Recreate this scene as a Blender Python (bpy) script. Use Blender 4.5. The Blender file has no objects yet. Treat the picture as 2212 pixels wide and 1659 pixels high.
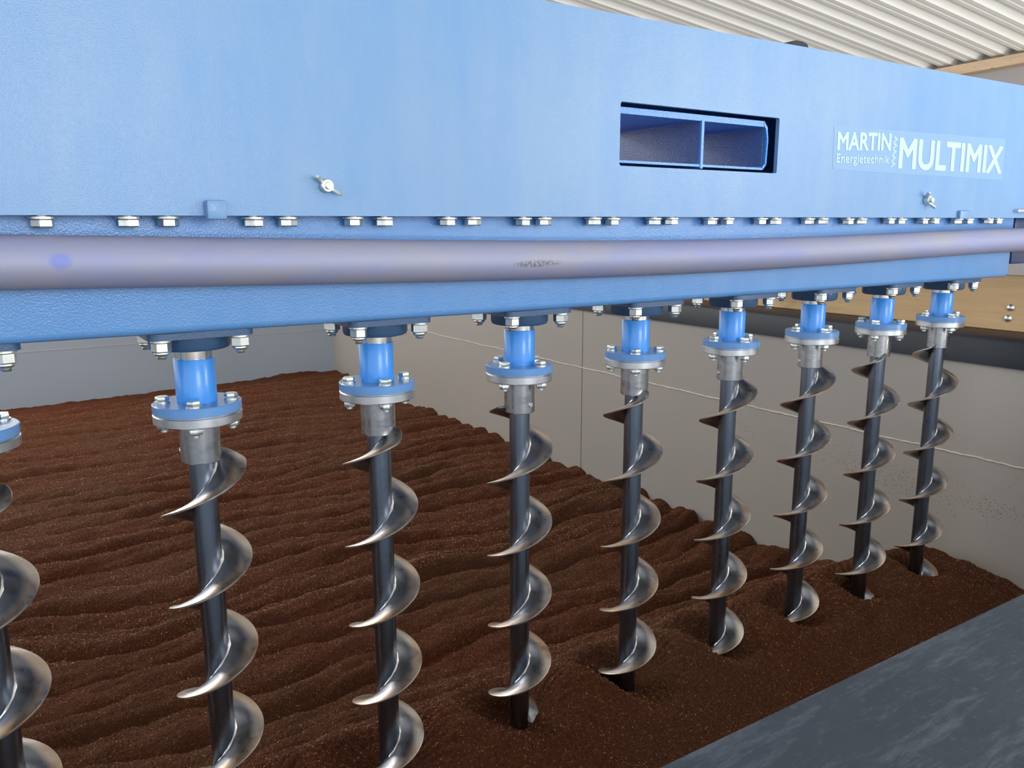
import bpy, bmesh, math, random
import numpy as np
from mathutils import Vector, Matrix, Euler
PI = math.pi
random.seed(4)
rng = np.random.default_rng(7)
sc = bpy.context.scene
COL = sc.collection

# ---------------------------------------------------------------- helpers
def link(o, parent=None):
    COL.objects.link(o)
    if parent is not None:
        o.parent = parent
    return o

def tag(o, label=None, cat=None, group=None, kind=None):
    if label: o['label'] = label
    if cat: o['category'] = cat
    if group: o['group'] = group
    if kind: o['kind'] = kind
    return o

def empty(name, loc=(0, 0, 0)):
    o = bpy.data.objects.new(name, None)
    o.location = loc
    o.empty_display_size = 0.05
    return link(o)

def finish(name, bm, mat, parent=None, smooth=None, loc=None):
    me = bpy.data.meshes.new(name)
    bmesh.ops.recalc_face_normals(bm, faces=bm.faces)
    bm.to_mesh(me)
    bm.free()
    if mat: me.materials.append(mat)
    if smooth is not None:
        for p in me.polygons: p.use_smooth = True
        try: me.set_sharp_from_angle(angle=math.radians(smooth))
        except Exception: pass
    o = bpy.data.objects.new(name, me)
    if loc is not None: o.location = loc
    return link(o, parent)

def box(bm, x0, x1, y0, y1, z0, z1, bev=0.0, seg=2):
    r = bmesh.ops.create_cube(bm, size=1)
    vs = r['verts']
    for v in vs:
        v.co.x = x0 if v.co.x < 0 else x1
        v.co.y = y0 if v.co.y < 0 else y1
        v.co.z = z0 if v.co.z < 0 else z1
    if bev > 0:
        es = list({e for v in vs for e in v.link_edges})
        bmesh.ops.bevel(bm, geom=es, offset=bev, segments=seg, affect='EDGES', profile=0.5)

def lathe(bm, prof, n=48, c=(0, 0), jag=None):
    """prof: list of (r,z) top to bottom; closed on axis ends"""
    rings = []
    for r, z in prof:
        if r < 1e-6:
            rings.append([bm.verts.new((c[0], c[1], z))])
        else:
            rings.append([bm.verts.new((c[0] + r * math.cos(2 * PI * k / n), c[1] + r * math.sin(2 * PI * k / n), z)) for k in range(n)])
    for a, b in zip(rings, rings[1:]):
        if len(a) == 1 and len(b) == 1: continue
        for k in range(n):
            k2 = (k + 1) % n
            if len(a) == 1: bm.faces.new((a[0], b[k], b[k2]))
            elif len(b) == 1: bm.faces.new((a[k], b[0], a[k2]))
            else: bm.faces.new((a[k], b[k], b[k2], a[k2]))

def disc_prof(r, z1, z0, ch=0.0012):
    return [(0, z1), (r - ch, z1), (r, z1 - ch), (r, z0 + ch), (r - ch, z0), (0, z0)]

def hexa(bm, R, z1, z0, c=(0, 0), rot=0.0, ch=0.0015):
    """hexagon head with chamfered corners"""
    n = 6
    def ring(r, z): return [bm.verts.new((c[0] + r * math.cos(rot + 2 * PI * k / n), c[1] + r * math.sin(rot + 2 * PI * k / n), z)) for k in range(n)]
    a = ring(R * 0.9, z1); b = ring(R, z1 - ch); d = ring(R, z0 + ch); e = ring(R * 0.9, z0)
    bm.faces.new(a); bm.faces.new(e[::-1])
    for p, q in ((a, b), (b, d), (d, e)):
        for k in range(n):
            bm.faces.new((p[k], q[k], q[(k + 1) % n], p[(k + 1) % n]))

def prism(bm, pts, axis, a0, a1):
    """extrude closed 2D polygon. axis 'x': pts=(y,z); 'y': pts=(x,z); 'z': pts=(x,y)"""
    def mk(p, a):
        return {'x': (a, p[0], p[1]), 'y': (p[0], a, p[1]), 'z': (p[0], p[1], a)}[axis]
    A = [bm.verts.new(mk(p, a0)) for p in pts]
    B = [bm.verts.new(mk(p, a1)) for p in pts]
    bm.faces.new(A); bm.faces.new(B[::-1])
    n = len(pts)
    for k in range(n):
        bm.faces.new((A[k], B[k], B[(k + 1) % n], A[(k + 1) % n]))

def rrect(x0, x1, y0, y1, r, seg=5):
    pts = []
    for cx, cy, a in ((x1 - r, y0 + r, -PI / 2), (x1 - r, y1 - r, 0), (x0 + r, y1 - r, PI / 2), (x0 + r, y0 + r, PI)):
        for k in range(seg + 1):
            t = a + PI / 2 * k / seg
            pts.append((cx + r * math.cos(t), cy + r * math.sin(t)))
    return pts

def copy_tree(o, parent=None):
    c = o.copy()
    COL.objects.link(c)
    if parent is not None: c.parent = parent
    for ch in list(o.children):
        copy_tree(ch, c)
    return c

# ---------------------------------------------------------------- materials
def newmat(name):
    m = bpy.data.materials.new(name)
    m.use_nodes = True
    nt = m.node_tree
    b = nt.nodes['Principled BSDF']
    return m, nt, b

def N(nt, t, **kw):
    n = nt.nodes.new(t)
    for k, v in kw.items():
        if k in n.inputs: n.inputs[k].default_value = v
        else: setattr(n, k, v)
    return n

def noise(nt, scale, detail=3, rough=0.5, vec=None, dist=0.0):
    n = N(nt, 'ShaderNodeTexNoise')
    n.inputs['Scale'].default_value = scale
    n.inputs['Detail'].default_value = detail
    n.inputs['Roughness'].default_value = rough
    n.inputs['Distortion'].default_value = dist
    if vec is not None: nt.links.new(vec, n.inputs['Vector'])
    return n.outputs['Fac']

def ramp(nt, fac, stops, interp='LINEAR'):
    r = N(nt, 'ShaderNodeValToRGB')
    r.color_ramp.interpolation = interp
    els = r.color_ramp.elements
    while len(els) < len(stops): els.new(0.5)
    for e, (p, c) in zip(els, stops):
        e.position = p
        e.color = (c[0], c[1], c[2], 1) if hasattr(c, '__len__') else (c, c, c, 1)
    nt.links.new(fac, r.inputs['Fac'])
    return r.outputs['Color']

def mix(nt, fac, a, b):
    m = N(nt, 'ShaderNodeMix', data_type='RGBA')
    for s, v in ((0, fac), (6, a), (7, b)):
        if hasattr(v, 'node'): nt.links.new(v, m.inputs[s])
        elif s == 0: m.inputs[0].default_value = v
        else: m.inputs[s].default_value = (*v, 1)
    return m.outputs[2]

def bump(nt, h, strength, dist, prev=None):
    b = N(nt, 'ShaderNodeBump')
    b.inputs['Strength'].default_value = strength
    b.inputs['Distance'].default_value = dist
    nt.links.new(h, b.inputs['Height'])
    if prev is not None: nt.links.new(prev, b.inputs['Normal'])
    return b.outputs['Normal']

def objvec(nt, scale=None, rot=None):
    tc = N(nt, 'ShaderNodeTexCoord')
    v = tc.outputs['Object']
    if scale or rot:
        mp = N(nt, 'ShaderNodeMapping')
        if scale: mp.inputs['Scale'].default_value = scale
        if rot: mp.inputs['Rotation'].default_value = rot
        nt.links.new(v, mp.inputs['Vector'])
        v = mp.outputs['Vector']
    return v

def mathn(nt, op, a, b=None):
    m = N(nt, 'ShaderNodeMath', operation=op)
    for i, v in enumerate((a, b)):
        if v is None: continue
        if hasattr(v, 'node'): nt.links.new(v, m.inputs[i])
        else: m.inputs[i].default_value = v
    return m.outputs[0]

def paint(name, col, dusty, rough=0.36, peel=1.0, dust=(0.36, 0.50, 0.68), grain=430):
    m, nt, b = newmat(name)
    v = objvec(nt)
    big = noise(nt, 2.2, 4, 0.6, v)
    streak = noise(nt, 5.0, 4, 0.6, objvec(nt, (3.2, 3.2, 0.7)))
    f = mathn(nt, 'MULTIPLY', ramp(nt, mathn(nt, 'ADD', mathn(nt, 'MULTIPLY', big, .55), mathn(nt, 'MULTIPLY', streak, .45)), [(0.35, 0.55), (0.62, 1.0)]), dusty)
    c = mix(nt, f, col, dust)
    nt.links.new(c, b.inputs['Base Color'])
    b.inputs['Roughness'].default_value = rough
    b.inputs['IOR'].default_value = 1.5
    b.inputs['Coat Weight'].default_value = 0.25
    b.inputs['Coat Roughness'].default_value = 0.10
    h = noise(nt, grain, 1.0, 0.5, v)
    nb = bump(nt, h, 0.42 * peel, 0.0008)
    nt.links.new(nb, b.inputs['Normal'])
    nt.links.new(nb, b.inputs['Coat Normal'])
    return m

def metal(name, col, rough, col2=None, sc_=60, rvar=0.1, aniso=None, metallic=1.0):
    m, nt, b = newmat(name)
    v = objvec(nt, aniso) if aniso else objvec(nt)
    n = noise(nt, sc_, 4, 0.6, v)
    c = mix(nt, ramp(nt, n, [(0.35, 0.0), (0.7, 1.0)]), col, col2 or tuple(x * 0.75 for x in col))
    nt.links.new(c, b.inputs['Base Color'])
    b.inputs['Metallic'].default_value = metallic
    r = ramp(nt, n, [(0.3, rough - rvar), (0.7, rough + rvar)])
    nt.links.new(r, b.inputs['Roughness'])
    return m

BLUE = (0.035, 0.24, 0.74)
M_plate = paint('front_plate_paint', (0.05, 0.24, 0.58), 0.60, rough=0.42, dust=(0.28, 0.40, 0.53), grain=620, peel=0.9)  # pale dust tint also carries the gloss whitening, painted into the colour
M_blue = paint('blue_paint', BLUE, 0.10, rough=0.3, peel=1.3)
M_box = paint('box_beam_paint', (0.045, 0.235, 0.58), 0.28, rough=0.34, peel=1.4)
M_tube = paint('blue_hub_paint', (0.05, 0.30, 0.82), 0.0, rough=0.30, peel=0.12)
M_disc = paint('blue_flange_paint', (0.07, 0.25, 0.60), 0.25, rough=0.32, peel=0.12)
M_cast = paint('dark_cast_paint', (0.022, 0.075, 0.17), 0.12, rough=0.42, peel=0.8, dust=(.12, .2, .3))
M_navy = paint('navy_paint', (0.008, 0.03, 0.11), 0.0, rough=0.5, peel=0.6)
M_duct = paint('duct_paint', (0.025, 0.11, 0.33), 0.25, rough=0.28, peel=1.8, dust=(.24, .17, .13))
M_zinc = metal('zinc_plated_steel', (0.76, 0.79, 0.76), 0.38, (0.66, 0.69, 0.64), 90, 0.06)
M_zincd = metal('galvanised_steel', (0.70, 0.72, 0.73), 0.36, (0.55, 0.57, 0.59), 50, 0.08)
M_collar = metal('turned_steel', (0.62, 0.62, 0.62), 0.30, (0.34, 0.34, 0.35), 26, 0.10, (1, 1, 3))
M_ring = metal('bright_steel', (0.66, 0.64, 0.62), 0.2, None, 60, 0.05)
M_shaft = metal('dark_shaft_steel', (0.27, 0.31, 0.37), 0.30, (0.19, 0.215, 0.26), 30, 0.07, (1, 1, .4))
M_blackrub = newmat('black_rubber')[0]
M_blackrub.node_tree.nodes['Principled BSDF'].inputs['Base Color'].default_value = (0.02, 0.021, 0.026, 1)
M_blackrub.node_tree.nodes['Principled BSDF'].inputs['Roughness'].default_value = 0.7

# worn steel of the flights: polished with brown film in places
def mk_flight():
    m, nt, b = newmat('worn_flight_steel')
    v = objvec(nt)
    n = noise(nt, 14, 4, 0.6, v)
    n2 = noise(nt, 120, 3, 0.6, v)
    # bare bright rim worn by the grain; inner half: scale and painted dark reflections
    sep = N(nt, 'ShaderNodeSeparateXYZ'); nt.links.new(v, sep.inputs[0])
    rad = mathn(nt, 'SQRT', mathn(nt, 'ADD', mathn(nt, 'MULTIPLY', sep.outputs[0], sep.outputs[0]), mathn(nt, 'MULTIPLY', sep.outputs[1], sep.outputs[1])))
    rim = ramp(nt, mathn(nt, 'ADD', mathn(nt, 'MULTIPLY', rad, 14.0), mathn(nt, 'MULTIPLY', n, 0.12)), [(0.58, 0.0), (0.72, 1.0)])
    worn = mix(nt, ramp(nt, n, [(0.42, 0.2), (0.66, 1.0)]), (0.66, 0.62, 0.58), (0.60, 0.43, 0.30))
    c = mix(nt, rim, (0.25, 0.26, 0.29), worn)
    nt.links.new(c, b.inputs['Base Color'])
    b.inputs['Metallic'].default_value = 1.0
    nt.links.new(ramp(nt, n2, [(0.3, 0.26), (0.7, 0.38)]), b.inputs['Roughness'])
    return m
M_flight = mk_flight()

def mk_pipe():
    m, nt, b = newmat('bare_mill_scale_steel')
    v = objvec(nt)
    n = noise(nt, 5, 4, 0.6, objvec(nt, (1, 3, 3)))
    n2 = noise(nt, 45, 4, 0.65, v)
    sep = N(nt, 'ShaderNodeSeparateXYZ'); nt.links.new(v, sep.inputs[0])
    c = mix(nt, ramp(nt, n, [(0.36, 0.0), (0.62, 1.0)]), (0.335, 0.335, 0.42), (0.28, 0.305, 0.50))
    c = mix(nt, ramp(nt, n2, [(0.45, 0.0), (0.75, 0.22)]), c, (0.38, 0.34, 0.33))
    # blue transfer marks and a dark rubbed marking
    def blob(cx, cz, rx, rz):
        dx = mathn(nt, 'DIVIDE', mathn(nt, 'SUBTRACT', sep.outputs[0], cx), rx)
        dz = mathn(nt, 'DIVIDE', mathn(nt, 'SUBTRACT', sep.outputs[2], cz), rz)
        d = mathn(nt, 'ADD', mathn(nt, 'MULTIPLY', dx, dx), mathn(nt, 'MULTIPLY', dz, dz))
        return ramp(nt, d, [(0.3, 1.0), (1.0, 0.0)])
    c = mix(nt, mathn(nt, 'MULTIPLY', blob(0.087, -0.038, 0.013, 0.010), 0.45), c, (0.10, 0.17, 0.72))
    n3 = noise(nt, 260, 2, 0.5, v)
    dk = mathn(nt, 'MULTIPLY', blob(0.715, -0.058, 0.05, 0.006), ramp(nt, n3, [(0.42, 0.0), (0.55, 0.7)]))
    c = mix(nt, dk, c, (0.10, 0.10, 0.10))
    nt.links.new(c, b.inputs['Base Color'])
    b.inputs['Metallic'].default_value = 0.25
    b.inputs['Roughness'].default_value = 0.58
    nt.links.new(bump(nt, n2, 0.12, 0.0015), b.inputs['Normal'])
    return m
M_pipe = mk_pipe()

def mk_wall(name, c1, c2, rough, seamz=None):
    m, nt, b = newmat(name)
    v = objvec(nt)
    n = noise(nt, 0.9, 4, 0.6, v)
    n2 = noise(nt, 420, 2, 0.5, v)
    c = mix(nt, ramp(nt, n, [(0.3, 0.0), (0.7, 1.0)]), c1, c2)
    nt.links.new(c, b.inputs['Base Color'])
    b.inputs['Roughness'].default_value = rough
    nt.links.new(bump(nt, n2, 0.2, 0.0004), b.inputs['Normal'])
    return m
M_wallR = mk_wall('grey_panel', (0.45, 0.405, 0.35), (0.42, 0.385, 0.345), 0.26)  # warm light on this side is tinted into the shared panel grey
M_wallB = mk_wall('grey_panel_bluish_light', (0.54, 0.625, 0.72), (0.51, 0.59, 0.67), 0.34)  # same panel as the right wall, bluish light put into its colour
M_wallU = mk_wall('upper_wall_panel', (0.36, 0.34, 0.34), (0.33, 0.31, 0.31), 0.6)
M_roof = mk_wall('cream_roof_sheet', (0.86, 0.86, 0.83), (0.83, 0.83, 0.80), 0.40)
M_floor = mk_wall('concrete_floor', (0.34, 0.33, 0.31), (0.28, 0.27, 0.26), 0.8)
M_bead = mk_wall('sealant_white', (0.72, 0.66, 0.58), (0.6, 0.54, 0.46), 0.5)
M_groove = mk_wall('groove_dark', (0.12, 0.09, 0.07), (0.1, 0.08, 0.06), 0.7)

def mk_wood(name, a, b_, along):
    m, nt, b = newmat(name)
    scl = {'y': (14, 0.9, 14), 'x': (0.9, 14, 14)}[along]
    v = objvec(nt, scl)
    n = noise(nt, 2.2, 6, 0.65, v, 1.2)
    c = mix(nt, ramp(nt, n, [(0.35, 0.0), (0.68, 1.0)]), a, b_)
    k = N(nt, 'ShaderNodeTexVoronoi'); k.inputs['Scale'].default_value = 5.0
    nt.links.new(objvec(nt, {'y': (.1, 1, 1), 'x': (1, .1, 1)}[along]), k.inputs['Vector'])
    c = mix(nt, ramp(nt, k.outputs['Distance'], [(0.03, 0.8), (0.09, 0.0)]), c, (0.16, 0.07, 0.03))
    st = noise(nt, 3.0, 4, 0.7, objvec(nt))
    c = mix(nt, ramp(nt, st, [(0.58, 0.0), (0.72, 0.55)]), c, (0.20, 0.13, 0.08))
    nt.links.new(c, b.inputs['Base Color'])
    b.inputs['Roughness'].default_value = 0.55
    return m
M_board = mk_wood('spruce_board', (0.70, 0.47, 0.24), (0.58, 0.37, 0.18), 'y')
M_woodp = mk_wood('pine_wall_plate', (0.66, 0.48, 0.32), (0.50, 0.34, 0.21), 'y')

def mk_rail():
    m, nt, b = newmat('dark_rubber_rail')
    v = objvec(nt)
    n = noise(nt, 6, 5, 0.65, objvec(nt, (3, .6, 3)))
    geo = N(nt, 'ShaderNodeNewGeometry')
    sep = N(nt, 'ShaderNodeSeparateXYZ'); nt.links.new(geo.outputs['Normal'], sep.inputs[0])
    c = mix(nt, ramp(nt, n, [(0.4, 0.0), (0.7, 1.0)]), (0.012, 0.017, 0.024), (0.022, 0.027, 0.034))
    n2 = noise(nt, 150, 4, 0.6, v)
    # settled brown dust lies on the upward face
    up = ramp(nt, sep.outputs[2], [(0.6, 0.0), (0.9, 1.0)])
    c = mix(nt, mathn(nt, 'MULTIPLY', up, ramp(nt, n2, [(0.35, 0.4), (0.6, 0.9)])), c, (0.085, 0.05, 0.035))
    nt.links.new(c, b.inputs['Base Color'])
    b.inputs['Roughness'].default_value = 0.5
    return m
M_rail = mk_rail()

def mk_slab():
    m, nt, b = newmat('dusty_slate_coping')
    v = objvec(nt)
    n = noise(nt, 3.5, 6, 0.68, v)
    n2 = noise(nt, 13, 7, 0.78, objvec(nt, (0.8, 4.5, 1), (0, 0, 0.45)))
    n3 = noise(nt, 110, 4, 0.6, v)
    c = mix(nt, ramp(nt, n, [(0.35, 0.0), (0.68, 1.0)]), (0.031, 0.041, 0.056), (0.055, 0.068, 0.088))
    c = mix(nt, ramp(nt, n2, [(0.50, 0.0), (0.68, 0.75)]), c, (0.125, 0.145, 0.175))
    c = mix(nt, ramp(nt, n3, [(0.60, 0.0), (0.76, 0.5)]), c, (0.14, 0.145, 0.16))
    nt.links.new(c, b.inputs['Base Color'])
    b.inputs['Roughness'].default_value = 0.62
    nt.links.new(bump(nt, n3, 0.25, 0.0008), b.inputs['Normal'])
    return m
M_slab = mk_slab()

def mk_pile():
    m, nt, b = newmat('brown_granulate')
    v = objvec(nt)
    n = noise(nt, 1.6, 4, 0.6, v)
    g = noise(nt, 520, 3, 0.7, v)
    g2 = noise(nt, 170, 4, 0.7, v)
    c = mix(nt, ramp(nt, n, [(0.35, 0.0), (0.68, 1.0)]), (0.190, 0.052, 0.021), (0.180, 0.072, 0.031))
    c = mix(nt, ramp(nt, g, [(0.36, 0.75), (0.52, 0.0)]), c, (0.035, 0.012, 0.007))
    c = mix(nt, ramp(nt, g2, [(0.56, 0.0), (0.72, 0.7)]), c, (0.38, 0.21, 0.115))
    nt.links.new(c, b.inputs['Base Color'])
    b.inputs['Roughness'].default_value = 0.75
    b.inputs['Specular IOR Level'].default_value = 0.15
    nb = bump(nt, g2, 1.0, 0.009)
    nb = bump(nt, g, 0.9, 0.004, nb)
    nt.links.new(nb, b.inputs['Normal'])
    return m
M_pile = mk_pile()

def mk_chaff(name, a, b_, c_):
    m, nt, b = newmat(name)
    info = N(nt, 'ShaderNodeNewGeometry')
    c = ramp(nt, info.outputs['Random Per Island'], [(0.0, a), (0.62, b_), (0.93, c_), (1.0, tuple(x * 1.5 for x in c_))])
    nt.links.new(c, b.inputs['Base Color'])
    b.inputs['Roughness'].default_value = 0.5
    return m
M_chaff = mk_chaff('chaff', (0.07, 0.022, 0.010), (0.32, 0.11, 0.042), (0.66, 0.37, 0.17))
M_speck = newmat('dark_speck')[0]
M_speck.node_tree.nodes['Principled BSDF'].inputs['Base Color'].default_value = (0.035, 0.02, 0.014, 1)
def mk_film():
    m, nt, b = newmat('sticker_film')
    b.inputs['Base Color'].default_value = (0.20, 0.36, 0.58, 1)
    b.inputs['Roughness'].default_value = 0.4
    return m
M_film = mk_film()
M_letter = newmat('pale_lettering')[0]
_b = M_letter.node_tree.nodes['Principled BSDF']
_b.inputs['Base Color'].default_value = (0.47, 0.70, 0.86, 1); _b.inputs['Roughness'].default_value = 0.35

# ---------------------------------------------------------------- fixed dimensions (metres, camera eye at the origin)
YA = 1.1333; X0 = 0.24342; S = 0.26425       # row of augers
XW = 2.35; YB = 6.05; XL = -2.6              # inner faces of the bin
RAILTOP = -0.302
YP = 1.02                                    # front face of the big plate
ZBIN = -1.95

def boxz(x):   # underside of the lower box beam sags slightly towards its far end
    return float(np.interp(x, [-1.2, 0.0, 0.8, 2.3], [-0.130, -0.131, -0.1365, -0.138]))

# ================================================================ SETTING
# floor of the shed
bm = bmesh.new(); box(bm, -9, 7, -7, 11, -2.05, ZBIN)
tag(finish('floor', bm, M_floor), kind='structure')

# bin walls -------------------------------------------------------
bm = bmesh.new()
box(bm, XW, XW + 0.10, 0.2, YB + 0.1, ZBIN, -0.387)
wallR = tag(finish('wall_right', bm, M_wallR), kind='structure')
# vertical panel joint
ys = 2.93
bm = bmesh.new(); box(bm, XW - 0.0006, XW + 0.002, ys - 0.0018, ys + 0.0018, ZBIN, -0.387)
finish('panel_joint', bm, M_groove, wallR)
# wavy bead of sealant along the horizontal joint
bm = bmesh.new()
zb = -0.6575; y = 0.3; pts = []
while y < YB:
    pts.append((XW - 0.001, y, zb + 0.0022 * math.sin(y * 21) * math.sin(y * 5.3) + random.uniform(-.0012, .0012), 0.0022 + 0.0014 * random.random()))
    y += 0.012
prev = None
for (px, py, pz, r) in pts:
    ring = [bm.verts.new((px - r * math.sin(a), py, pz + r * math.cos(a))) for a in [PI * k / 6 for k in range(7)]]
    if prev:
        for k in range(6): bm.faces.new((prev[k], prev[k + 1], ring[k + 1], ring[k]))
    prev = ring
finish('sealant_bead', bm, M_bead, wallR, smooth=60)

bm = bmesh.new(); box(bm, XL - 0.1, XW, YB, YB + 0.1, ZBIN, -0.39)
wallB = tag(finish('wall_back', bm, M_wallB), kind='structure')
bm = bmesh.new(); box(bm, XL, XW, YB - 0.0015, YB + 0.001, -0.803, -0.798)
finish('panel_joint', bm, M_bead, wallB)
bm = bmesh.new(); box(bm, XL - 0.1, XL, 0.2, YB, ZBIN, -0.39)
tag(finish('wall_left', bm, M_wallB), kind='structure')
bm = bmesh.new(); box(bm, XL - 0.1, XW + 0.1, -0.02, 0.385, ZBIN, -0.445)
tag(finish('wall_front', bm, M_wallB), kind='structure')

# coping slab on the front wall (edge along the bin)
bm = bmesh.new()
prism(bm, [(-2.7, 0.432), (0.41, 0.410), (0.975, 0.400), (2.349, 0.377), (2.349, -0.75), (-2.7, -0.75)], 'z', -0.445, -0.42)
bmesh.ops.bevel(bm, geom=[e for e in bm.edges], offset=0.002, segments=2, affect='EDGES')
tag(finish('coping_slab', bm, M_slab),
    'dusty slate-grey flat slab with pale scuffs capping the near wall of the bin', 'slab')

# dark rail on the right wall
bm = bmesh.new()
pr_ = [(XW - 0.012, -0.388), (XW + 0.11, -0.388), (XW + 0.11, -0.296)]
pr_ += [(XW + 0.058, -0.296), (XW + 0.006, RAILTOP), (XW - 0.004, RAILTOP - 0.006), (XW - 0.012, RAILTOP - 0.018)]
A = [bm.verts.new((p[0], 0.42, p[1])) for p in pr_]; B = [bm.verts.new((p[0], YB + .1, p[1])) for p in pr_]
bm.faces.new(A); bm.faces.new(B[::-1])
for k in range(len(pr_)):
    bm.faces.new((A[k], B[k], B[(k + 1) % len(pr_)], A[(k + 1) % len(pr_)]))
rail = finish('bin_rail', bm, M_rail, smooth=35)
tag(rail, 'black rubbery rail with brown dust on top along the right wall below the wooden board', 'rail')

# wooden board standing on the rail with two dome bolts
bm = bmesh.new(); box(bm, XW + 0.06, XW + 0.10, 0.44, YB, -0.2955, -0.142, 0.003)
board = finish('wooden_board', bm, M_board)
tag(board, 'light spruce board with knots standing on the black rail at the right', 'board')
for (yy, zz) in ((1.111, -0.2309), (1.1147, -0.2605)):
    bm = bmesh.new()
    lathe(bm, [(0, 0.0075), (0.004, 0.007), (0.0075, 0.0052), (0.0105, 0.0022), (0.0112, 0.0), (0.0112, -0.001), (0, -0.001)], 32)
    bmesh.ops.rotate(bm, verts=bm.verts, matrix=Matrix.Rotation(-PI / 2, 3, 'Y'))
    o = finish('dome_bolt', bm, M_zinc, board, smooth=50, loc=(XW + 0.06, yy, zz))
    o['label'] = 'shiny domed bolt head'

# dark specks stuck to the right wall
def speck_mesh(n, fy):
    V = []; F = []
    for i in range(n):
        y, z = fy()
        a = random.uniform(0, PI); L = random.uniform(0.0010, 0.0026); w = random.uniform(0.0006, 0.0013)
        u = (math.cos(a), math.sin(a)); p = (-u[1], u[0])
        x = XW - 0.0006
        k = len(V)
        for sx, (s, t) in enumerate(((-1, -1), (1, -1), (1, 1), (-1, 1))):
            V.append((XW + 0.0003, y + s * L * u[0] + t * w * p[0], z + s * L * u[1] + t * w * p[1]))
        V.append((x, y, z))
        F += [(k, k + 1, k + 4), (k + 1, k + 2, k + 4), (k + 2, k + 3, k + 4), (k + 3, k, k + 4)]
    me = bpy.data.meshes.new('dust_specks'); me.from_pydata(V, [], F); me.materials.append(M_speck)
    return me
def spk():
    r = random.random()
    if r < 0.30: return random.gauss(1.49, .10), random.gauss(-0.77, .028)
    if r < 0.55: return random.gauss(1.36, .09), random.gauss(-0.80, .035)
    if r < 0.70: return random.gauss(1.08, .05), random.gauss(-0.80, .018)
    if r < 0.85: return random.gauss(2.05, .10), random.gauss(-0.73, .03)
    if r < 0.93: return random.uniform(1.0, 2.4), random.gauss(-0.78, .05)
    return random.gauss(2.95, .05), random.gauss(-0.82, .05)
o = bpy.data.objects.new('dust_specks', speck_mesh(620, spk)); link(o, wallR)
o['kind'] = 'stuff'

# upper wall of the shed, wooden plate and corrugated roof --------
XU = 5.8
k_ = XU / 3.4
zpl_t = lambda y: (0.624 + (1.84 - y / k_) * 0.028) * k_       # height where the sheets meet the plate
bm = bmesh.new(); box(bm, XU + 0.02, XU + 0.2, -6.5, 10.5, ZBIN, 1.12)
tag(finish('wall_east', bm, M_wallU), kind='structure')
bm = bmesh.new()
pts0 = [(-6.5,), (10.5,)]
V = []
for y in (-6.5, 10.5):
    zt = zpl_t(y) - 0.012
    for x, z in ((XU - 0.06, zt - 0.062), (XU + 0.06, zt - 0.062), (XU + 0.06, zt), (XU - 0.06, zt)):
        V.append(bm.verts.new((x, y, z)))
for f in ((0, 1, 2, 3), (7, 6, 5, 4), (0, 4, 5, 1), (1, 5, 6, 2), (2, 6, 7, 3), (3, 7, 4, 0)):
    bm.faces.new([V[i] for i in f])
tag(finish('trim_1', bm, M_woodp), kind='structure')

# corrugated sheets: trapezoidal profile repeated along Y, ribs run up the slope (-X)
bm = bmesh.new()
d = Vector((1, -0.083, -0.144)); pitch = 0.1712
prof = [(0.0, 0.0), (0.030, 0.0), (0.036, 0.0035), (0.044, 0.0035), (0.050, 0.0), (0.078, 0.0), (0.100, 0.036), (0.112, 0.040), (0.138, 0.040), (0.150, 0.036)]
ystart = 1.888 * k_ - 60 * pitch
path = []
for i in range(124):
    for (a, h) in prof: path.append((ystart + i * pitch - a, h)) if False else path.append((ystart + i * pitch + a, h))
Xa, Xb = -10.0, XU + 0.10
va = []; vb = []
for (y, h) in path:
    z = zpl_t(y) + h
    ta = Xa - XU; tb = Xb - XU
    va.append(bm.verts.new((XU + ta * d.x, y + ta * d.y, z + ta * d.z)))
    vb.append(bm.verts.new((XU + tb * d.x, y + tb * d.y, z + tb * d.z)))
for k in range(len(va) - 1): bm.faces.new((va[k], va[k + 1], vb[k + 1], vb[k]))
roof = finish('ceiling', bm, M_roof)
tag(roof, kind='structure')
sol = roof.modifiers.new('thick', 'SOLIDIFY'); sol.thickness = 0.0015; sol.offset = 1

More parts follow.
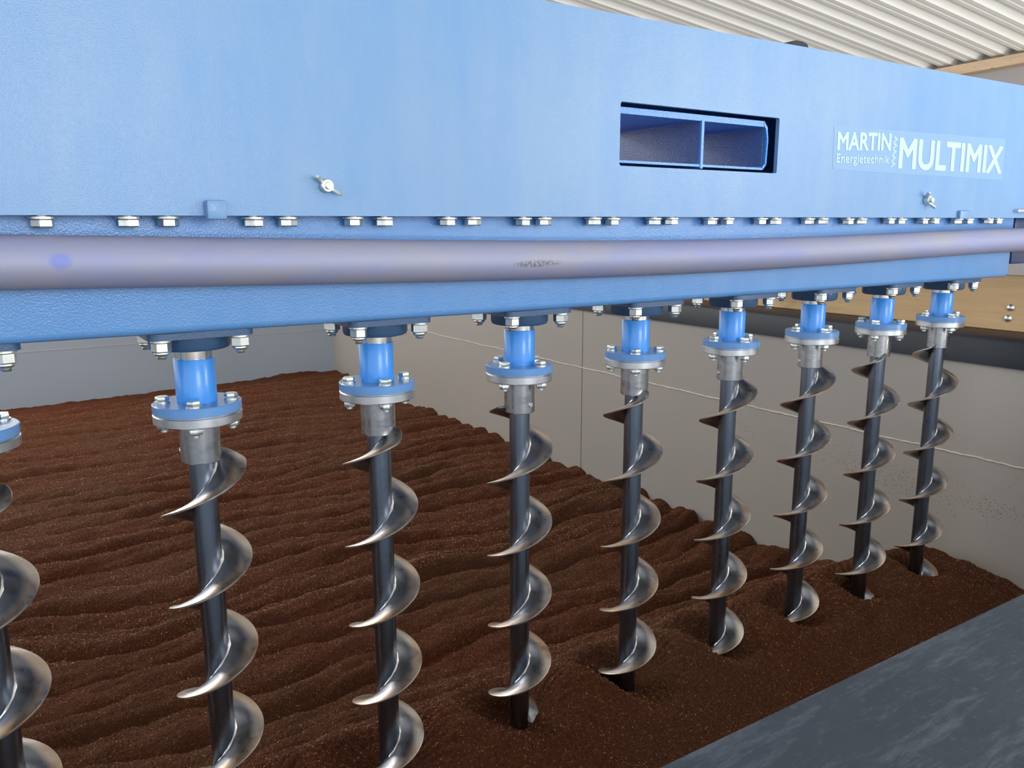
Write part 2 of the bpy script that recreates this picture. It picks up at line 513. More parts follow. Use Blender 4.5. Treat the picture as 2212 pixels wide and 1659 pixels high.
# ================================================================ PILE
def h_field(X, Y):
    sx = lambda a, b, c: np.sin(a * X + b * Y + c)
    warp = 0.030 * sx(1.9, 0.4, 0.3) + 0.020 * sx(4.7, 2.1, 1.1) + 0.013 * sx(9.3, -6.3, 2.0) + 0.008 * sx(17.0, 9.0, 0.5) + 0.014 * sx(-6.1, 7.7, 4.0)
    warp = warp + 0.030 * sx(3.3, 1.7, 2.6) * sx(1.3, -2.1, 0.4) + 0.020 * sx(7.7, 3.9, 0.9) * sx(-2.7, 5.1, 1.9)
    ph = (Y + warp) / 0.150
    fr = ph - np.floor(ph)
    kk = np.floor(ph)
    sk = 0.40 + 0.10 * np.sin(kk * 2.3 + 2.0 * X)
    u_ = np.where(fr < sk, fr / sk * 0.5, 0.5 + (fr - sk) / (1 - sk) * 0.5)
    s1 = np.clip(np.sin(PI * u_), 0, 1) ** 0.62
    # every furrow swells and thins along its length; some run into the next one
    sw = 0.62 + 0.38 * np.sin(kk * 4.1 + 3.3 * X + 1.2 * np.sin(2.1 * X + kk)) * np.sin(1.7 * kk + 1.1 * X)
    ph2 = (Y + 1.2 * warp + 0.045 * sx(3.7, 1.2, 5.0) + 0.02) / 0.098
    s2 = np.abs(np.sin(PI * ph2)) ** 0.8
    amp = 0.047 * sw * np.clip((Y - 1.30) / 0.30, 0, 1) * (1 - 0.45 * np.clip((Y - 3.0) / 3.0, 0, 1))
    lump = 0.004 * sx(31, 17, 0) * sx(-13, 37, 1.0) + 0.0025 * sx(63, -41, 2) * sx(29, 71, 0.4)
    base = -1.172 + 0.012 * sx(1.1, 0.7, 0.9) + 0.006 * sx(2.2, -1.9, 2.2)
    base = base + 0.012 * np.clip((Y - 4.5) / 1.5, 0, 1)
    # bank raised along the row of augers
    back = np.clip((Y - 1.16) / 0.56, 0, 1)
    bk = 1 - back * back * (3 - 2 * back)
    fr_ = np.clip((1.12 - Y) / 0.75, 0, 1)
    ff = 1 - 0.85 * fr_ ** 1.15
    bank = np.where(Y > 1.14, bk, ff)
    right = np.clip((X - 2.02) / 0.33, 0, 1)
    z = base + 0.262 * bank * (1 - 0.17 * right ** 1.5) + amp * s1 + 0.24 * amp * s2 + lump
    for i in range(-6, 8):
        cx = X0 + S * i
        dx = X - cx; dy = Y - YA
        r2 = dx * dx + dy * dy
        r = np.sqrt(r2)
        z = z + 0.028 * np.exp(-((r - 0.115) / 0.055) ** 2) * (1 + 0.25 * np.sin(3 * np.arctan2(dy, dx) + i)) - (0.034 if i in (3, 6, 7) else 0.018) * np.exp(-(r / 0.066) ** 2)
        # radial furrows of thrown grains
        z = z + 0.0022 * np.exp(-((r - 0.10) / 0.05) ** 2) * np.sin(37 * np.arctan2(dy, dx) + 55 * r + i)
    return z
xs = np.concatenate([np.linspace(XL + 0.005, -0.5, 120, endpoint=False), np.linspace(-0.5, XW - 0.002, 760)])
ysn = np.concatenate([np.linspace(0.39, 2.6, 620, endpoint=False), np.linspace(2.6, YB - 0.002, 480)])
XX, YY = np.meshgrid(xs, ysn)
ZZ = h_field(XX, YY) + rng.normal(0, 0.0010, XX.shape)
nx, ny = len(xs), len(ysn)
co = np.stack([XX, YY, ZZ], -1).reshape(-1, 3).astype(np.float32)
me = bpy.data.meshes.new('granulate_bed')
me.vertices.add(nx * ny); me.vertices.foreach_set('co', co.ravel())
idx = np.arange(nx * ny).reshape(ny, nx)
q = np.stack([idx[:-1, :-1], idx[:-1, 1:], idx[1:, 1:], idx[1:, :-1]], -1).reshape(-1, 4)
nq = len(q)
me.loops.add(nq * 4); me.loops.foreach_set('vertex_index', q.ravel().astype(np.int32))
me.polygons.add(nq); me.polygons.foreach_set('loop_start', (np.arange(nq) * 4).astype(np.int32))
me.polygons.foreach_set('use_smooth', np.ones(nq, dtype=bool))
me.update(calc_edges=True)
me.materials.append(M_pile)
pile = link(bpy.data.objects.new('granulate_bed', me))
tag(pile, 'reddish brown loose husky granulate lying in wavy furrows across the bin', 'granulate', kind='stuff')

def chaff(name, n, xr, yr, L0, L1, w0, w1, seed, power=1.0, tilt=0.5):
    r = np.random.default_rng(seed)
    x = r.uniform(xr[0], xr[1], n); y = yr[0] + (yr[1] - yr[0]) * r.uniform(0, 1, n) ** power
    z = h_field(x, y) + 0.0012
    a = r.uniform(0, PI, n); L = r.uniform(L0, L1, n) / 2; w = r.uniform(w0, w1, n) / 2
    ti = r.normal(0, tilt, n)
    ux = np.cos(a) * np.cos(ti); uy = np.sin(a) * np.cos(ti); uz = np.sin(ti)
    px = -np.sin(a); py = np.cos(a)
    c = np.stack([x, y, z], -1); U = np.stack([ux, uy, uz], -1) * L[:, None]; P = np.stack([px, py, r.normal(0, .4, n)], -1) * w[:, None]
    T = np.zeros((n, 3)); T[:, 2] = w * 0.9
    v = np.stack([c - U, c - P, c + U, c + P, c + T, c - T], 1).reshape(-1, 3).astype(np.float32)
    tri = np.array([[0, 1, 4], [1, 2, 4], [2, 3, 4], [3, 0, 4], [1, 0, 5], [2, 1, 5], [3, 2, 5], [0, 3, 5]])
    f = (tri[None] + 6 * np.arange(n)[:, None, None]).reshape(-1, 3).astype(np.int32)
    me = bpy.data.meshes.new(name)
    me.vertices.add(len(v)); me.vertices.foreach_set('co', v.ravel())
    me.loops.add(f.size); me.loops.foreach_set('vertex_index', f.ravel())
    me.polygons.add(len(f)); me.polygons.foreach_set('loop_start', (np.arange(len(f)) * 3).astype(np.int32))
    me.update(calc_edges=True)
    me.materials.append(M_chaff)
    o = link(bpy.data.objects.new(name, me), pile)
    o['kind'] = 'stuff'
    return o
chaff('husk_flakes', 150000, (-0.35, XW - .01), (0.42, 2.4), 0.0022, 0.0060, 0.0009, 0.0020, 1, 1.15, 0.9)
chaff('husk_flakes', 120000, (-0.3, XW - .01), (2.3, 5.8), 0.004, 0.008, 0.0015, 0.0028, 2, 1.2, 0.9)
chaff('straw_bits', 700, (0.2, XW - .05), (0.45, 2.4), 0.008, 0.018, 0.0008, 0.0014, 3, 1.0, 0.25)

# ================================================================ BLUE MIXER BEAM
beam = empty('mixer_beam', (0, YP, 0))
tag(beam, 'long light-blue painted steel mixer beam with white lettering carrying the row of augers', 'machine beam')
def B(name, bm, mat, parent=beam, smooth=None):
    """verts are given in camera-centred metres; shift so the part sits under the beam"""
    bmesh.ops.translate(bm, verts=bm.verts, vec=(0, -YP, 0))
    return finish(name, bm, mat, parent, smooth)

XB0, XB1 = -1.3, 2.62
ztop = lambda x: 0.3165 + 0.0040 * (x - 0.75)
# front plate with the rectangular hole
def plate_with_hole(bm, outer, hole, y0, y1):
    def loop(pts, y): return [bm.verts.new((p[0], y, p[1])) for p in pts]
    for y in (y0, y1):
        lo = loop(outer, y); lh = loop(hole, y)
        es = []
        for l in (lo, lh):
            for k in range(len(l)): es.append(bm.edges.new((l[k], l[(k + 1) % len(l)])))
        bmesh.ops.triangle_fill(bm, use_beauty=True, use_dissolve=False, edges=es)
        if y == y0: A = (lo, lh)
        else: Bq = (lo, lh)
    for la, lb in zip(A, Bq):
        n = len(la)
        for k in range(n): bm.faces.new((la[k], la[(k + 1) % n], lb[(k + 1) % n], lb[k]))
hx0, hx1, hz0, hz1 = 0.8875, 1.271, 0.0915, 0.1895
bm = bmesh.new()
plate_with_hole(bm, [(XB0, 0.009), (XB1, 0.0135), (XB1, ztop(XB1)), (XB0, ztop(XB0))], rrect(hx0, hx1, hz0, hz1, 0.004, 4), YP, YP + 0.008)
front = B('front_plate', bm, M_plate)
# top, bottom and rear of the beam
bm = bmesh.new()
for (y0, y1, za, zb_) in ((YP + 0.0081, YP + 0.26, -0.008, 0.0),):
    vs = []
    for x in (XB0, XB1):
        for y, z in ((y0, ztop(x) - 0.0085), (y1, ztop(x) - 0.0085), (y1, ztop(x) - 0.0005), (y0, ztop(x) - 0.0005)):
            vs.append(bm.verts.new((x, y, z)))
    for f in ((0, 1, 2, 3), (7, 6, 5, 4), (0, 4, 5, 1), (1, 5, 6, 2), (2, 6, 7, 3), (3, 7, 4, 0)):
        bm.faces.new([vs[i] for i in f])
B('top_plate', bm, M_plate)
bm = bmesh.new(); box(bm, XB0, XB1, YP + 0.0081, YP + 0.25, 0.0145, 0.0225)
B('bottom_plate', bm, M_blue)
bm = bmesh.new(); plate_with_hole(bm, [(XB0, 0.0145), (XB1, 0.0145), (XB1, 0.300), (XB0, 0.300)], rrect(0.89, 1.262, 0.094, 0.187, 0.004, 4), YP + 0.252, YP + 0.26)
B('rear_plate', bm, M_blue)

# twin duct (fork pocket) behind the hole
dx0, dx1, dz0, dz1 = 0.8935, 1.258, 0.0975, 0.1840
yf = YP + 0.014; yb = YP + 0.25; t = 0.004
xm = 1.087
bm = bmesh.new()
prism(bm, [(dx0, dz1), (dx1 - .012, dz1), (dx1 - .012, dz1 - .010), (dx0, dz1 - .010)], 'y', yf, yb)
prism(bm, [(dx0, dz0), (dx1 - .010, dz0), (dx1 - .010, dz0 + t), (dx0, dz0 + t)], 'y', yf, yb)
prism(bm, [(dx0, dz0), (dx0 + t, dz0), (dx0 + t, dz1), (dx0, dz1)], 'y', yf, yb)
prism(bm, [(dx1 - t, dz0 + .010), (dx1, dz0 + .010), (dx1 + .002, dz0 + .055), (dx1 - .002, dz1 - .010), (dx1 - .012, dz1), (dx1 - .014, dz1 - .004), (dx1 - .006, dz1 - .014), (dx1 - .002, dz0 + .055)], 'y', yf, yb)
prism(bm, [(dx1 - .010, dz0), (dx1 - .012, dz0 + t), (dx1 - t, dz0 + .012), (dx1, dz0 + .010)], 'y', yf, yb)
prism(bm, [(xm - .003, dz0 - 0.003), (xm + .003, dz0 - 0.003), (xm + .003, dz1 - .008), (xm - .003, dz1 - .008)], 'y', yf - 0.001, yb)
duct = B('fork_pocket', bm, M_blue)
bm = bmesh.new()
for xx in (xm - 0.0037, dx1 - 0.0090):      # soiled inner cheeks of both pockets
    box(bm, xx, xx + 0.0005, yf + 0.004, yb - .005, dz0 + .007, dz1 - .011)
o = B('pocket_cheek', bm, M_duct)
o['label'] = 'dark rusty inner side of the pockets'
o.parent = duct

# small square tabs on the lower edge of the plate
for (a, b_, zt_) in ((0.2440, 0.2665, 0.0285), (1.912, 1.965, 0.0285)):
    bm = bmesh.new()
    box(bm, a, b_, YP - (0.014 if a < 1 else 0.008), YP + 0.0005, 0.0062 if a < 1 else 0.0105, zt_, 0.0022)
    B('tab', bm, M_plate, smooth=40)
bm = bmesh.new(); box(bm, 2.172, 2.24, YP - 0.012, YP + 0.0005, 0.0265, 0.034, 0.001)
o = B('tab', bm, M_zincd); o['label'] = 'small bare grey tab at the right end'

# wing nuts on studs
def wing_nut(x, z, rot, s):
    bm = bmesh.new()
    lathe(bm, disc_prof(0.0085 * s, 0.010 * s, 0.0), 24)
    lathe(bm, disc_prof(0.0050 * s, 0.015 * s, 0.009 * s, .0006), 20)
    for sg in (-1, 1):
        pts = [(0.005, 0.001), (0.012, 0.003), (0.019, 0.009), (0.020, 0.013), (0.017, 0.0145), (0.012, 0.011), (0.006, 0.008)]
        A = []; Bv = []
        for (a, h) in pts:
            A.append(bm.verts.new((sg * a * s, -0.0017 * s, h * s))); Bv.append(bm.verts.new((sg * a * s, 0.0017 * s, h * s)))
        bm.faces.new(A); bm.faces.new(Bv[::-1])
        for k in range(len(pts)): bm.faces.new((A[k], Bv[k], Bv[(k + 1) % len(pts)], A[(k + 1) % len(pts)]))
    # axis z -> -y (towards the camera), then spin in the plate's plane
    bmesh.ops.rotate(bm, verts=bm.verts, matrix=Matrix.Rotation(rot, 3, 'Z'))
    bmesh.ops.rotate(bm, verts=bm.verts, matrix=Matrix.Rotation(PI / 2, 3, 'X'))
    bmesh.ops.translate(bm, verts=bm.verts, vec=(x, YP, z))
    return B('wing_nut', bm, M_zinc, smooth=35)
wing_nut(0.395, 0.0485, -0.62, 1.0)
wing_nut(1.776, 0.050, -0.85, 1.15)

# hexagon bolts with washers under the plate
bolt_x = [-0.0135, 0.0734, 0.1602, 0.2039, 0.3041, 0.3479, 0.4379, 0.4828, 0.5820, 0.6251, 0.7141, 0.7531, 0.8522, 0.8931, 0.9847, 1.0259,
          1.1243, 1.1677, 1.2591, 1.3003, 1.4010, 1.4450, 1.5309, 1.5758, 1.6798, 1.7220, 1.8117, 1.8555, 1.9547, 2.0045, 2.0972, 2.1420]
YBT = 1.045
bm = bmesh.new(); hexa(bm, 0.0122, 0.0068, -0.0028, rot=0.25)
b0 = finish('hex_bolt', bm, M_zinc, beam, loc=(bolt_x[0], YBT - YP, 0))
bm = bmesh.new(); lathe(bm, [(0, 0.0145), (0.006, 0.0145), (0.006, 0.0092), (0.0145, 0.0092), (0.0145, 0.0068), (0, 0.0068)], 28)
finish('washer', bm, M_zinc, b0, smooth=40)
for k, x in enumerate(bolt_x[1:]):
    c = copy_tree(b0, beam); c.location = (x + 0.004, YBT - YP, 0.0002 * (k % 3) + 0.0015 * (x / 2.2)); c.rotation_euler.z = random.uniform(-.5, .5)

# lower box beam (rounded edges, slight sag), ends before the side wall
bm = bmesh.new()
prevr = None
def sect(x):
    zb2 = boxz(x); yA_, yB_ = 1.060, 1.2066; zt2 = 0.0135; r = 0.010
    out = []
    for (cy, cz, a) in ((yA_ + r, zb2 + r, PI), (yB_ - r, zb2 + r, 1.5 * PI)):
        for k in range(6):
            tt = a + PI / 2 * k / 5
            out.append((cy + r * math.cos(tt), cz + r * math.sin(tt)))
    out += [(yB_, zt2), (yA_, zt2)]
    return out
xsb = [XB0] + [XB0 + (2.26 - XB0) * k / 20 for k in range(1, 21)]
for x in xsb:
    ring = [bm.verts.new((x, p[0], p[1])) for p in sect(x)]
    if prevr:
        n = len(ring)
        for k in range(n): bm.faces.new((prevr[k], prevr[(k + 1) % n], ring[(k + 1) % n], ring[k]))
    else: bm.faces.new(ring)
    prevr = ring
# rounded closing end
s_end = sect(2.26)
cy = 1.1333; cz = -0.062
for kk in range(1, 5):
    a = PI / 2 * kk / 4
    ring = []
    for p in s_end:
        y = p[0] + (cy - p[0]) * (1 - math.cos(a)) * 0.12; z = p[1] + (cz - p[1]) * (1 - math.cos(a)) * 0.12 if p[1] < 0 else p[1]
        ring.append(bm.verts.new((2.26 + 0.012 * math.sin(a), y, z)))
    n = len(ring)
    for k in range(n): bm.faces.new((prevr[k], prevr[(k + 1) % n], ring[(k + 1) % n], ring[k]))
    prevr = ring
bm.faces.new(prevr)
B('box_beam', bm, M_box, smooth=40)
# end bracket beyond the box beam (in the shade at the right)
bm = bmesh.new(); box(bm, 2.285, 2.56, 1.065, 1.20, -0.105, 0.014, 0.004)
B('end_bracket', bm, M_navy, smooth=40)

# bare steel tube along the front of the box beam
px_ = [-1.3, -0.5, 0.036, 0.212, 0.432, 0.683, 1.024, 1.469, 1.86, 2.255, 2.62]
pz_ = [-0.036, -0.037, -0.0393, -0.0425, -0.0485, -0.0540, -0.0565, -0.0530, -0.0465, -0.0410, -0.037]
cf = np.polyfit(px_[1:-1], pz_[1:-1], 4)
bm = bmesh.new(); prevr = None
R_p = 0.0288
for x in np.linspace(-0.9, 2.62, 90):
    zc = float(np.polyval(cf, max(x, -0.3)))
    ring = [bm.verts.new((x, 1.0300 + R_p * math.cos(2 * PI * k / 48), zc + R_p * 1.03 * math.sin(2 * PI * k / 48))) for k in range(48)]
    if prevr:
        for k in range(48): bm.faces.new((prevr[k], prevr[(k + 1) % 48], ring[(k + 1) % 48], ring[k]))
    else: bm.faces.new(ring)
    prevr = ring
bm.faces.new(prevr)
o = B('round_tube', bm, M_pipe, smooth=50); o['label'] = 'bare mauve-grey steel tube'

# black rubber block on the top edge of the beam
bm = bmesh.new()
prism(bm, [(1.289, 0.3185), (1.350, 0.3185), (1.344, 0.3262), (1.332, 0.3292), (1.312, 0.3296)], 'y', YP + 0.006, YP + 0.05)
B('rubber_block', bm, M_blackrub)

# sticker: clear film, two words, sub-line and the little auger motif
film = None
bm = bmesh.new()
pts = [(1.4375, 0.1045), (2.100, 0.1020), (2.092, 0.1970), (1.4325, 0.1860)]
prism(bm, pts, 'y', YP - 0.0004, YP)
film = B('sticker', bm, M_film)
film['label'] = 'clear sticker film with pale lettering'
def text_obj(txt, name, bl, br, tl, fat=0.0):
    bold = 0.0
    """fit text to the quad bottom-left, bottom-right, top-left (x,z) on the plate"""
    cu = bpy.data.curves.new(name, 'FONT'); cu.body = txt; cu.size = 1.0; cu.offset = bold; cu.resolution_u = 6
    to = bpy.data.objects.new('tmp', cu); COL.objects.link(to)
    bpy.context.view_layer.update()
    dg = bpy.context.evaluated_depsgraph_get()
    me = bpy.data.meshes.new_from_object(to.evaluated_get(dg))
    COL.objects.unlink(to); bpy.data.objects.remove(to)
    P = np.array([v.co[:] for v in me.vertices])
    ref = P
    x0_, x1_ = P[:, 0].min(), P[:, 0].max()
    # cap height of the face: measured from the first letter
    z0_ = 0.0 - bold; z1_ = cap + bold
    for v in me.vertices:
        u = (v.co.x - x0_) / (x1_ - x0_); w = (v.co.y - z0_) / (z1_ - z0_)
        X = bl[0] + u * (br[0] - bl[0]) + w * (tl[0] - bl[0])
        Z = bl[1] + u * (br[1] - bl[1]) + w * (tl[1] - bl[1])
        v.co = (X, -0.0008, Z)
    if fat > 0:      # embolden by overlaying shifted copies
        bmf = bmesh.new()
        base = me.copy()
        for k, (sx, sz) in enumerate([(fat * math.cos(PI * q_ / 6), 0.75 * fat * math.sin(PI * q_ / 6)) for q_ in range(12)] + [(0, 0)]):
            for v, w_ in zip(me.vertices, base.vertices):
                v.co = (w_.co.x + sx, w_.co.y - 0.00002 * k, w_.co.z + sz)
            bmf.from_mesh(me)
        bmf.to_mesh(me); bmf.free(); bpy.data.meshes.remove(base)
    me.materials.append(M_letter)
    o = bpy.data.objects.new(name, me)
    link(o, film)
    return o
cap = 0.70
def capheight():
    cu = bpy.data.curves.new('c', 'FONT'); cu.body = 'M'; cu.size = 1.0
    to = bpy.data.objects.new('tmp', cu); COL.objects.link(to); bpy.context.view_layer.update()
    me = bpy.data.meshes.new_from_object(to.evaluated_get(bpy.context.evaluated_depsgraph_get()))
    h = max(v.co.y for v in me.vertices)
    COL.objects.unlink(to); bpy.data.objects.remove(to); bpy.data.meshes.remove(me)
    return h
cap = capheight()
text_obj('MARTIN', 'lettering', (1.4480, 0.1425), (1.6250, 0.1495), (1.4465, 0.1748), 0.0016)
text_obj('Energietechnik', 'lettering', (1.4470, 0.1180), (1.6240, 0.1225), (1.4462, 0.1345), 0.0002)
text_obj('MULTIMIX', 'lettering', (1.6610, 0.1160), (2.0860, 0.1185), (1.6590, 0.1745), 0.0028)
# auger motif: slanted strokes over a wavy stem
bm = bmesh.new()
for k in range(5):
    zc = 0.119 + 0.0125 * k
    xc = 1.6405 + 0.0005 * k
    prism(bm, [(xc - 0.008, zc - 0.0028), (xc - 0.007, zc - 0.0045), (xc + 0.008, zc + 0.0035), (xc + 0.007, zc + 0.0052)], 'y', YP - 0.0008, YP - 0.0003)
    prism(bm, [(xc - 0.002, zc + 0.0022), (xc + 0.0035, zc + 0.0048), (xc - 0.003, zc + 0.0085), (xc - 0.0065, zc + 0.0085)], 'y', YP - 0.0008, YP - 0.0003)
o = B('auger_motif', bm, M_letter, parent=beam); o.parent = film

# ================================================================ BEARINGS
def make_bearing():
    """top face at local z=0"""
    root = empty('flange_bearing')
    bm = bmesh.new()
    prism(bm, rrect(-0.0655, 0.0655, -0.0655, 0.0655, 0.014, 5), 'z', -0.0085, 0.0)
    lathe(bm, [(0.0485, -0.007), (0.0485, -0.0235), (0.0465, -0.0272), (0.043, -0.0285), (0.0235, -0.0285)], 40)
    finish('housing', bm, M_cast, root, smooth=35)
    bm = bmesh.new()
    lathe(bm, [(0.0240, -0.022), (0.0240, -0.0416), (0.018, -0.0416)], 40)
    finish('inner_ring', bm, M_ring, root, smooth=35)
    for sx in (-1, 1):
        for sy in (-1, 1):
            c = (sx * 0.0485, sy * 0.0505)
            bm = bmesh.new()
            lathe(bm, [(0, -0.0085), (0.0130, -0.0085), (0.0130, -0.0112), (0, -0.0112)], 28)
            hexa(bm, 0.0122, -0.0110, -0.0240, rot=random.uniform(0, 1))
            lathe(bm, [(0, -0.024), (0.0094, -0.0235), (0.0096, -0.0258), (0.0080, -0.0280), (0, -0.0280)], 24)
            nut = finish('lock_nut', bm, M_zinc, root, smooth=30, loc=(c[0], c[1], 0))
            bm = bmesh.new()
            pr = [(0, -0.0270)]
            z = -0.0270
            for k in range(3):
                pr += [(0.0062, z), (0.0056, z - 0.0008)]; z -= 0.0018
            pr += [(0.0050, z - 0.0008), (0, z - 0.0008)]
            lathe(bm, pr, 20)
            finish('stud', bm, M_zinc, nut, smooth=50)
    return root

# ================================================================ AUGERS
P_ = 0.1345; ZS = -0.307; ZE = -1.04
ZREF = ZS - 0.0   # local z=0 at camera height minus offset below
ZO = -0.1740      # origin of the auger: top of its blue hub
def make_auger(zend=ZE):
    root = empty('mixing_auger')
    def L(name, bm, mat, parent=root, smooth=35):
        bmesh.ops.translate(bm, verts=bm.verts, vec=(0, 0, -ZO))
        return finish(name, bm, mat, parent, smooth)
    bm = bmesh.new(); lathe(bm, [(0, ZO), (0.0255, ZO), (0.0262, ZO - 0.001), (0.0262, -0.2335), (0, -0.2335)], 48)
    L('blue_hub', bm, M_tube)
    bm = bmesh.new(); lathe(bm, disc_prof(0.0572, -0.2335, -0.2465, .0012), 72)
    L('upper_flange', bm, M_disc)
    bm = bmesh.new(); lathe(bm, disc_prof(0.0572, -0.2475, -0.2605, .0012), 72)
    lathe(bm, disc_prof(0.0560, -0.2465, -0.2475, .0001), 48)
    L('lower_flange', bm, M_zincd)
    for k in range(4):
        a = PI / 4 + PI / 2 * k
        c = (0.0438 * math.cos(a), 0.0438 * math.sin(a))
        bm = bmesh.new()
        lathe(bm, [(0, -0.2315), (0.0098, -0.2315), (0.0098, -0.2335), (0, -0.2335)], 24, c)
        hexa(bm, 0.0092, -0.2250, -0.2316, c, a)
        lathe(bm, [(0, -0.2605), (0.0098, -0.2605), (0.0098, -0.2625), (0, -0.2625)], 24, c)
        hexa(bm, 0.0092, -0.2624, -0.2705, c, a + .3)
        lathe(bm, disc_prof(0.0048, -0.2260, -0.2745, .0006), 16, c)
        L('flange_bolt', bm, M_zinc, smooth=30)
    bm = bmesh.new()
    lathe(bm, [(0, -0.2600), (0.0262, -0.2600), (0.0262, -0.3155), (0.0250, -0.3168), (0.0178, -0.3168), (0.0178, -0.312), (0, -0.312)], 56)
    col_ = L('collar', bm, M_collar)
    bm = bmesh.new()
    cs = 2.2
    lathe(bm, disc_prof(0.0042, 0.0015, -0.001, .0005), 16)
    bmesh.ops.rotate(bm, verts=bm.verts, matrix=Matrix.Rotation(PI / 2, 3, 'Y'))
    bmesh.ops.translate(bm, verts=bm.verts, vec=(0.0262, 0, -0.302))
    bmesh.ops.rotate(bm, verts=bm.verts, matrix=Matrix.Rotation(cs, 3, 'Z'))
    o = L('set_screw', bm, M_zinc); o.parent = col_
    bm = bmesh.new(); lathe(bm, [(0, -0.314), (0.0176, -0.314), (0.0176, zend - 0.03), (0.008, zend - 0.06), (0, zend - 0.07)], 48)
    L('shaft', bm, M_shaft)
    # welded helical flight, right handed; starts at local angle 0 just under the collar
    bm = bmesh.new()
    n = int(round((ZS - zend) / P_ * 64))
    ri, ro, th = 0.0172, 0.0580, 0.0056
    prev = None
    for k in range(n + 1):
        ang = -2 * PI * k / 64
        z = ZS - P_ * k / 64
        rr = ro
        taper = min(1.0, (k + 1) / 7.0)
        rr = ri + (ro - ri) * (0.25 + 0.75 * taper ** 0.6)
        c, s = math.cos(ang), math.sin(ang)
        rt = [(ri, 0.5), (ri + .004, .5), ((ri + rr) / 2, .42), (rr - .0012, .35), (rr, .2), (rr, -.2), (rr - .0012, -.35), ((ri + rr) / 2, -.42), (ri, -.5)]
        ring = [bm.verts.new((r * c, r * s, z + th * h - 0.0035 * (r - ri) / (ro - ri))) for r, h in rt]
        if prev:
            for j in range(len(ring) - 1): bm.faces.new((prev[j], prev[j + 1], ring[j + 1], ring[j]))
        else: bm.faces.new(ring)
        prev = ring
    bm.faces.new(prev)
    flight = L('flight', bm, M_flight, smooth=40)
    # weld seam between flight and shaft
    bm = bmesh.new(); prev = None
    for k in range(0, n + 1):
        ang = -2 * PI * k / 64; z = ZS - P_ * k / 64
        c, s = math.cos(ang), math.sin(ang)
        w = 0.0019 + 0.0004 * math.sin(k * 0.9) * math.sin(k * 0.31)
        ring = [bm.verts.new(((ri + a * w) * c, (ri + a * w) * s, z + th * .4 + b_ * w)) for a, b_ in ((0, 1.5), (0.45, 1.2), (1.2, 0.45), (1.5, 0))]
        if prev:
            for j in range(3): bm.faces.new((prev[j], prev[j + 1], ring[j + 1], ring[j]))
        prev = ring
    o = L('weld_seam', bm, M_ring, smooth=80); o.parent = flight
    return root

brg0 = make_bearing()
aug0 = make_auger()
# height of the flight at the silhouette's left side, measured for each auger
zleft = {0: -0.3888, 1: -0.3635, 2: -0.3108, 3: -0.3580, 4: -0.4059, 5: -0.4060, 6: -0.3522, 7: -0.3378}
left_ang = lambda i: math.atan2(X0 + S * i, -YA)
aug_label = {
    -1: 'spiral auger cut off by the left edge of the photo, nearest to the camera',
    0: 'large spiral auger in front of the bluish-grey back wall, its collar over the brown bed',
    1: 'spiral auger just right of the far corner of the bin',
    2: 'spiral auger left of the vertical panel joint, its tip stirring a mound',
    3: 'spiral auger just right of the panel joint, lowest blade over a dark hollow',
    4: 'spiral auger with its blue hub before the left end of the black rail, fifth from the far end',
    5: 'spiral auger, third from the far right end, its flange overlapping the black rail',
    6: 'spiral auger next to last at the right end of the row',
    7: 'smallest-looking spiral auger at the far right end, before the wooden board'}
aug_label[4] = 'spiral auger with its blue hub before the left end of the black rail'
brg_label = {
    -1: 'dark blue flange bearing cut off at the left edge of the photo',
    0: 'dark blue four-nut flange bearing above the auger before the bluish-grey back wall',
    1: 'dark blue four-nut flange bearing beside the far corner of the bin',
    2: 'dark blue flange bearing whose front nut overlaps the silver ring, left of the panel joint',
    3: 'dark blue flange bearing under the beam just right of the vertical panel joint',
    4: 'dark blue flange bearing under the beam, fourth from its right end',
    5: 'dark blue flange bearing before the left end of the wooden board, third from the right',
    6: 'dark blue flange bearing next to last at the right end of the beam',
    7: 'dark blue flange bearing at the far right end of the box beam'}
for i in range(-1, 8):
    x = X0 + S * i
    if i == -1:
        br, au = brg0, aug0
        # right-hand silhouette height -0.434 => angle of the right side
        phi = left_ang(i) + PI; zref = -0.434
    else:
        br, au = copy_tree(brg0), copy_tree(aug0)
        phi = left_ang(i); zref = zleft[i]
    br.location = (x, YA, boxz(x) + 0.0002)
    au.location = (x, YA, ZO)
    # local flight angle at zref is -2pi*(ZS-zref)/P ; rotate so that it points along phi
    au.rotation_euler.z = (phi + 2 * PI * (ZS - zref) / P_) % (2 * PI)
    tag(br, brg_label[i], 'bearing', 'flange bearings under the beam')
    tag(au, aug_label[i], 'auger', 'row of spiral mixing augers')

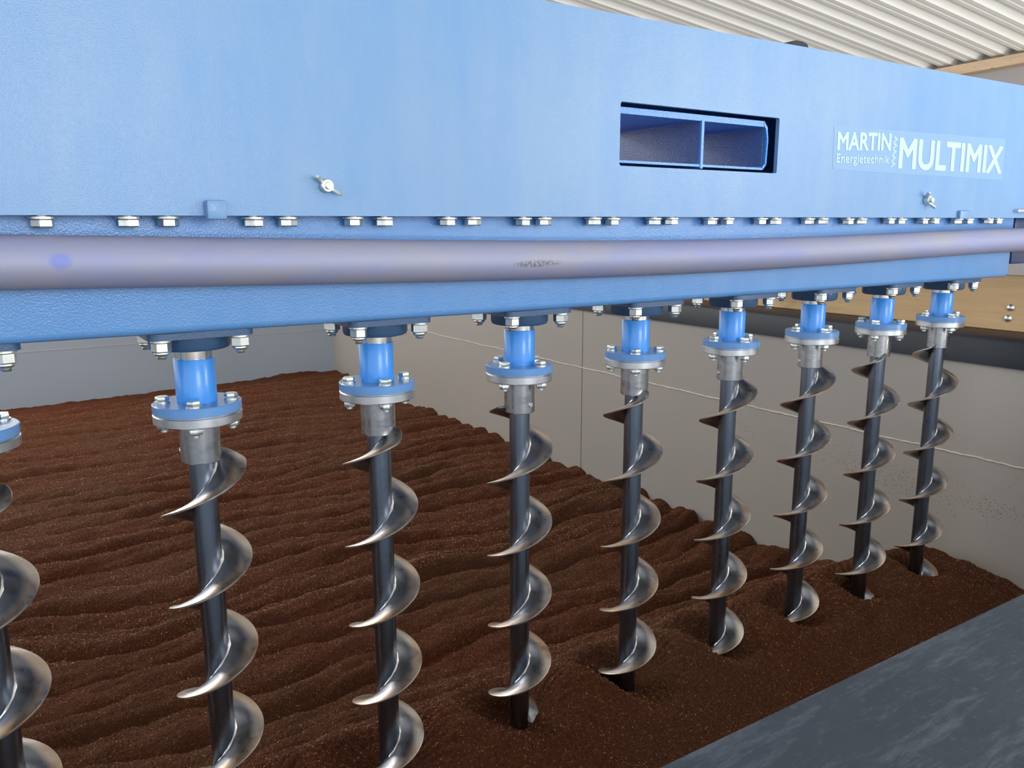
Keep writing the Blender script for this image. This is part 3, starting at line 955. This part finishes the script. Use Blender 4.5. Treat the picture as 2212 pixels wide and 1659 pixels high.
# ================================================================ LIGHT
w = bpy.data.worlds.new('daylight'); sc.world = w; w.use_nodes = True
nt = w.node_tree
bg = nt.nodes['Background']
tc = N(nt, 'ShaderNodeTexCoord'); sep = N(nt, 'ShaderNodeSeparateXYZ'); nt.links.new(tc.outputs['Generated'], sep.inputs[0])
c = ramp(nt, sep.outputs[2], [(0.0, (0.80, 0.77, 0.70)), (0.48, (0.84, 0.81, 0.75)), (0.52, (0.80, 0.86, 0.95)), (1.0, (0.62, 0.76, 1.0))])
mm = mathn(nt, 'MULTIPLY_ADD', sep.outputs[2], 0.5); mm.node.inputs[2].default_value = 0.5
nt.links.new(mm, c.node.inputs['Fac'])
nt.links.new(c, bg.inputs['Color'])
bg.inputs['Strength'].default_value = 2.3

def area(name, loc, target, sx, sy, power, col):
    l = bpy.data.lights.new(name, 'AREA'); l.shape = 'RECTANGLE'; l.size = sx; l.size_y = sy; l.energy = power; l.color = col
    o = bpy.data.objects.new(name, l); o.location = loc
    o.rotation_euler = (Vector(target) - Vector(loc)).to_track_quat('-Z', 'Y').to_euler()
    return link(o)
# big shed door behind the camera, a little to the right
area('door_daylight', (4.5, -2.4, 0.55), (0.7, 1.0, 0.0), 1.3, 1.1, 52, (0.92, 0.96, 1.0))
# window in the wall behind the camera
area('window_daylight', (0.7, -4.2, 0.7), (0.6, 1.0, 0.0), 1.8, 1.2, 70, (0.90, 0.95, 1.0))
#
# added unseen uplight, brightens the roof underside and the beam from below
area('roof_fill_uplight', (3.6, -2.6, -1.6), (4.2, 2.6, 1.2), 3.2, 2.0, 270, (1.0, 0.98, 0.93))
# translucent strip in the roof over the far part of the bin
area('roof_skylight', (-0.7, 5.9, 1.80), (-0.3, 4.8, -1.0), 3.0, 1.3, 130, (1.0, 0.98, 0.95))

# ================================================================ CAMERA
f_px, p, roll, yaw = 1757.57, 0.19383, -0.00199, 0.58854
F = Vector((math.sin(yaw) * math.cos(p), math.cos(yaw) * math.cos(p), -math.sin(p)))
r = Vector((math.cos(yaw), -math.sin(yaw), 0)); u = r.cross(F)
r2 = r * math.cos(roll) + u * math.sin(roll); u2 = u * math.cos(roll) - r * math.sin(roll)
cam = bpy.data.cameras.new('camera'); cam.sensor_width = 36; cam.lens = f_px / 2212 * 36; cam.clip_start = 0.02; cam.clip_end = 60
co_ = bpy.data.objects.new('camera', cam); COL.objects.link(co_)
m = Matrix((r2, u2, -F)).transposed().to_4x4()
co_.matrix_world = m
sc.camera = co_

sc.view_settings.view_transform = 'Standard'; sc.view_settings.look = 'None'
sc.view_settings.gamma = 1; sc.view_settings.use_curve_mapping = False
sc.view_settings.exposure = 0.0
